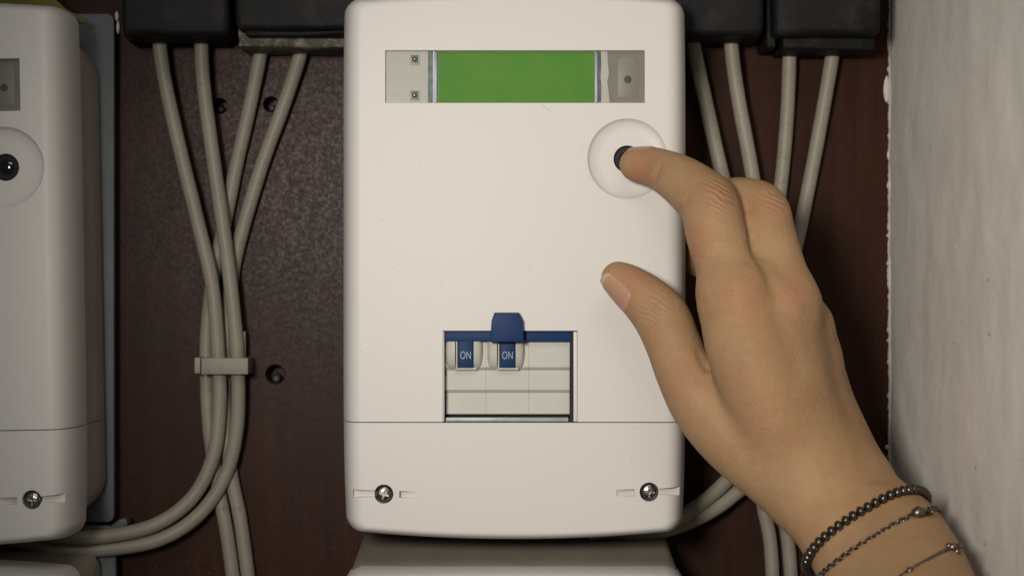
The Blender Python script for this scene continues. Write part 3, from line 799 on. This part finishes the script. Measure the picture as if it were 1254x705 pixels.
def nail(name, tip, base, nrm, half, Ln, r_out, mats):
    """nail patch wrapped on the finger: tip/base = axis points (mm), nrm = outward direction, half = half angle (deg)"""
    ax = (tip-base).normalized(); n = (nrm-ax*nrm.dot(ax)).normalized(); s = ax.cross(n)
    NU, NV = 13, 15; vs_ = []; ok = {}
    for i in range(NV):
        v = i/(NV-1)                     # 0 base .. 1 free edge
        for j in range(NU):
            u = -1+2*j/(NU-1)
            # squircle outline
            shrink = 1.0 if v > 0.3 else math.sqrt(max(0.0, 1-((0.3-v)/0.3)**2))*0.55+0.45
            if v > 0.8: shrink *= math.sqrt(max(0.05, 1-((v-0.8)/0.26)**2))
            a = math.radians(half)*u*shrink
            d = n*math.cos(a)+s*math.sin(a)
            c = base+ax*(Ln*(v-0.0))
            hit = bvh.ray_cast(c+d*30, -d, 60)
            p = hit[0] if hit[0] is not None else c+d*r_out
            rr = (p-c).dot(d)
            rr = max(rr, r_out*0.80) if v > 0.75 else rr
            edge = max(abs(u), (1-v) if v < 0.2 else 0)
            lift = 0.32-0.30*(abs(u)**6)-0.25*(1 if i == 0 else 0)
            vs_.append(c+d*(rr+lift)-wr)
    top = len(vs_)
    vs_ += [p-((p+wr)-(base+ax*((p+wr-base).dot(ax)))).normalized()*0.55 for p in vs_[:top]]
    f = []
    for i in range(NV-1):
        for j in range(NU-1):
            a = i*NU+j; f.append((a, a+1, a+NU+1, a+NU)); f.append((a+top, a+NU+top, a+NU+1+top, a+1+top))
    rim = [j for j in range(NU)]+[i*NU+NU-1 for i in range(1, NV)]+[(NV-1)*NU+j for j in range(NU-2, -1, -1)]+[i*NU for i in range(NV-2, 0, -1)]
    for k in range(len(rim)): a, b = rim[k], rim[(k+1) % len(rim)]; f.append((a, b, b+top, a+top))
    m = mesh_of(name, vs_, f, smooth=60)
    m.materials.append(mats[0]); m.materials.append(mats[1])
    for pol in m.polygons:
        cc = pol.center+wr; v = (cc-base).dot(ax)/Ln
        pol.material_index = 1 if v > 0.84 else 0
    return put(name, m, None, hand)
tb = Vector(P(783, 366, -20.5)); tt = Vector(P(752, 338, -16.5))
nail('thumbnail', tt, tb, Vector((-0.72, -0.62, -0.42)), 47, (tt-tb).length*1.17, R(20), (NAIL, NAILTIP))
ib = Vector(P(800, 204, -10)); it = Vector(P(775, 202, -6.5))
nail('fingernail', it, ib, Vector((0.1, 0.35, 1.0)), 55, (it-ib).length*1.3, R(20), (NAIL, NAILTIP))

# ------------------------------------------------------------------ bracelets
def loop_on_arm(p1, p2, p3, off, n=360):
    c = (p1+p2)/2; N = (p2-p1).cross(p3-p1).normalized()
    e1 = (p2-p1).normalized(); e2 = N.cross(e1)
    # move the centre inside the arm
    if e2.dot(p3-c) < 0: e2 = -e2
    c = c-e2*0.0
    out = []
    for k in range(n):
        a = 2*math.pi*k/n; d = e1*math.cos(a)+e2*math.sin(a)
        h = bvh.ray_cast(c, d, 80)
        if h[0] is None: h = (c+d*22,)
        out.append(h[0]+d*off)
    # smooth
    for _ in range(3): out = [(out[i-2]+out[i-1]+out[i]+out[(i+1) % n]+out[(i+2) % n])/5 for i in range(n)]
    return out, N
def resample(loop, step):
    n = len(loop); acc = [0.0]
    for i in range(n): acc.append(acc[-1]+(loop[(i+1) % n]-loop[i]).length)
    tot = acc[-1]; m = max(3, int(round(tot/step))); res = []; j = 0
    for k in range(m):
        s = tot*k/m
        while acc[j+1] < s: j += 1
        t = (s-acc[j])/max(1e-9, acc[j+1]-acc[j]); res.append(loop[j].lerp(loop[(j+1) % n], t))
    return res, tot/m
def inner(px, py, back):         # a point `back` mm behind the arm's front surface
    s = surf(px, py); return s+Vector((0, back, 0)) if s else P(px, py, -60)
def uv_sphere(r, seg=14, rng=9, sq=1.0):
    rings = []
    for i in range(1, rng):
        t = math.pi*i/rng
        rings.append([(r*math.sin(t)*math.cos(2*math.pi*j/seg), r*sq*math.cos(t), r*math.sin(t)*math.sin(2*math.pi*j/seg)) for j in range(seg)])
    return mesh_of('bead', *loft(rings), smooth=180)

# beaded bracelet
q1, q2, q3 = P(978, 703, -64), P(1117, 619, -60), surf(1064, 622)
BR = 1.95
lp, N1 = loop_on_arm(q1, q2, q3, BR*0.75)
bp_, step = resample(lp, BR*1.58)
br = Thing('beaded_bracelet', 'bracelet of round dark bronze beads closest to the hand', 'bracelet', lp[0], 'bracelets on the wrist')
bm_ = uv_sphere(BR, 16, 10, 0.80)
for i, p in enumerate(bp_):
    t = (bp_[(i+1) % len(bp_)]-bp_[i-1]).normalized()
    o = put('bead', bm_, BEAD, br, loc=p-br.loc)
    o.rotation_mode = 'QUATERNION'; o.rotation_quaternion = t.to_track_quat('Y', 'Z')
put('cord', tube([p-br.loc for p in bp_]+[bp_[0]-br.loc], 0.35, 6, 1), DARK, br)

def torus(R1, r, stretch=1.4, n1=10, n2=5):
    rings = []
    for i in range(n1):
        a = 2*math.pi*i/n1
        rings.append([((R1+r*math.cos(b))*math.cos(a)*stretch, (R1+r*math.cos(b))*math.sin(a), r*math.sin(b)) for b in (2*math.pi*j/n2 for j in range(n2))])
    v = [p for rg in rings for p in rg]; f = []
    for i in range(n1):
        for j in range(n2):
            a = i*n2+j; b = i*n2+(j+1) % n2; c = ((i+1) % n1)*n2+(j+1) % n2; d = ((i+1) % n1)*n2+j; f.append((a, b, c, d))
    return v, f
from mathutils import Matrix
def chain(p1, p2, p3, label, link, wire, extras, name='chain_bracelet'):
    lp, N = loop_on_arm(p1, p2, p3, 0.55)
    pts_, st = resample(lp, link*2.0)
    t0 = Thing(name, label, 'bracelet', lp[0], 'bracelets on the wrist')
    V_ = []; F_ = []
    tv, tf = torus(link, wire)
    cen = sum(pts_, Vector())/len(pts_)
    for i, p in enumerate(pts_):
        t = (pts_[(i+1) % len(pts_)]-pts_[i-1]).normalized(); out = (p-cen).normalized(); side = t.cross(out).normalized()
        tw = 0.55 if i % 2 else -0.75
        a = side*math.cos(tw)+out*math.sin(tw); b = t.cross(a)
        k0 = len(V_)
        V_ += [p-t0.loc+t*x+a*y+b*z for x, y, z in tv]; F_ += [tuple(k0+q for q in f) for f in tf]
    put('links', mesh_of('links', V_, F_, smooth=180), CHAIN, t0, kind='stuff')
    for (px, py, parts) in extras:
        q = min(lp, key=lambda p: (Vector((p.x/(K*(D+p.y)/D)+627, 352.5-p.z/(K*(D+p.y)/D)))-Vector((px, py))).length + (0.5*max(0, p.y-cen.y)))
        for nm, dx, dy, dz, r, sq in parts:
            o = put(nm, uv_sphere(r*1.25, 12, 8, sq), CHAIN, t0, loc=q+Vector((dx, dy, dz))-t0.loc)
            o.rotation_euler = (0.4, 0.5+dz, 0.9*dx)
    return t0
s3 = surf(1058, 664)
chain(P(992, 716, -70), P(1140, 634, -64), s3, 'cable link chain bracelet with a small flower charm, middle of the three', 0.98, 0.30,
      [(1128, 640, [('charm', 0, -1.3, 0, 2.0, 0.8), ('charm_petal', 1.6, -1.4, 0.7, 1.1, 1.0), ('charm_petal', -1.5, -1.0, -0.6, 1.0, 1.0), ('charm_petal', 0.9, -1.7, -1.9, 0.9, 1.0), ('charm_petal', 0.2, -1.4, 1.7, 0.9, 1.0), ('charm_tip', 4.2, -0.4, 0.3, 0.85, 2.6)])])
chain(P(1052, 752, -80), P(1176, 672, -78), surf(1112, 699), 'thin chain bracelet with a tiny bead and charm, farthest up the forearm', 0.60, 0.24,
      [(1112, 697, [('small_bead', 0, -0.6, 0, 1.05, 1.1)]), (1168, 675, [('charm', 0, -1.0, 0, 1.4, 0.8), ('charm_petal', 1.5, -0.7, -1.2, 1.1, 1.0), ('charm_petal', -1.2, -0.7, 0.6, 0.9, 1.0), ('charm_tip', 3.2, 0, 0.4, 0.6, 2.2)])])
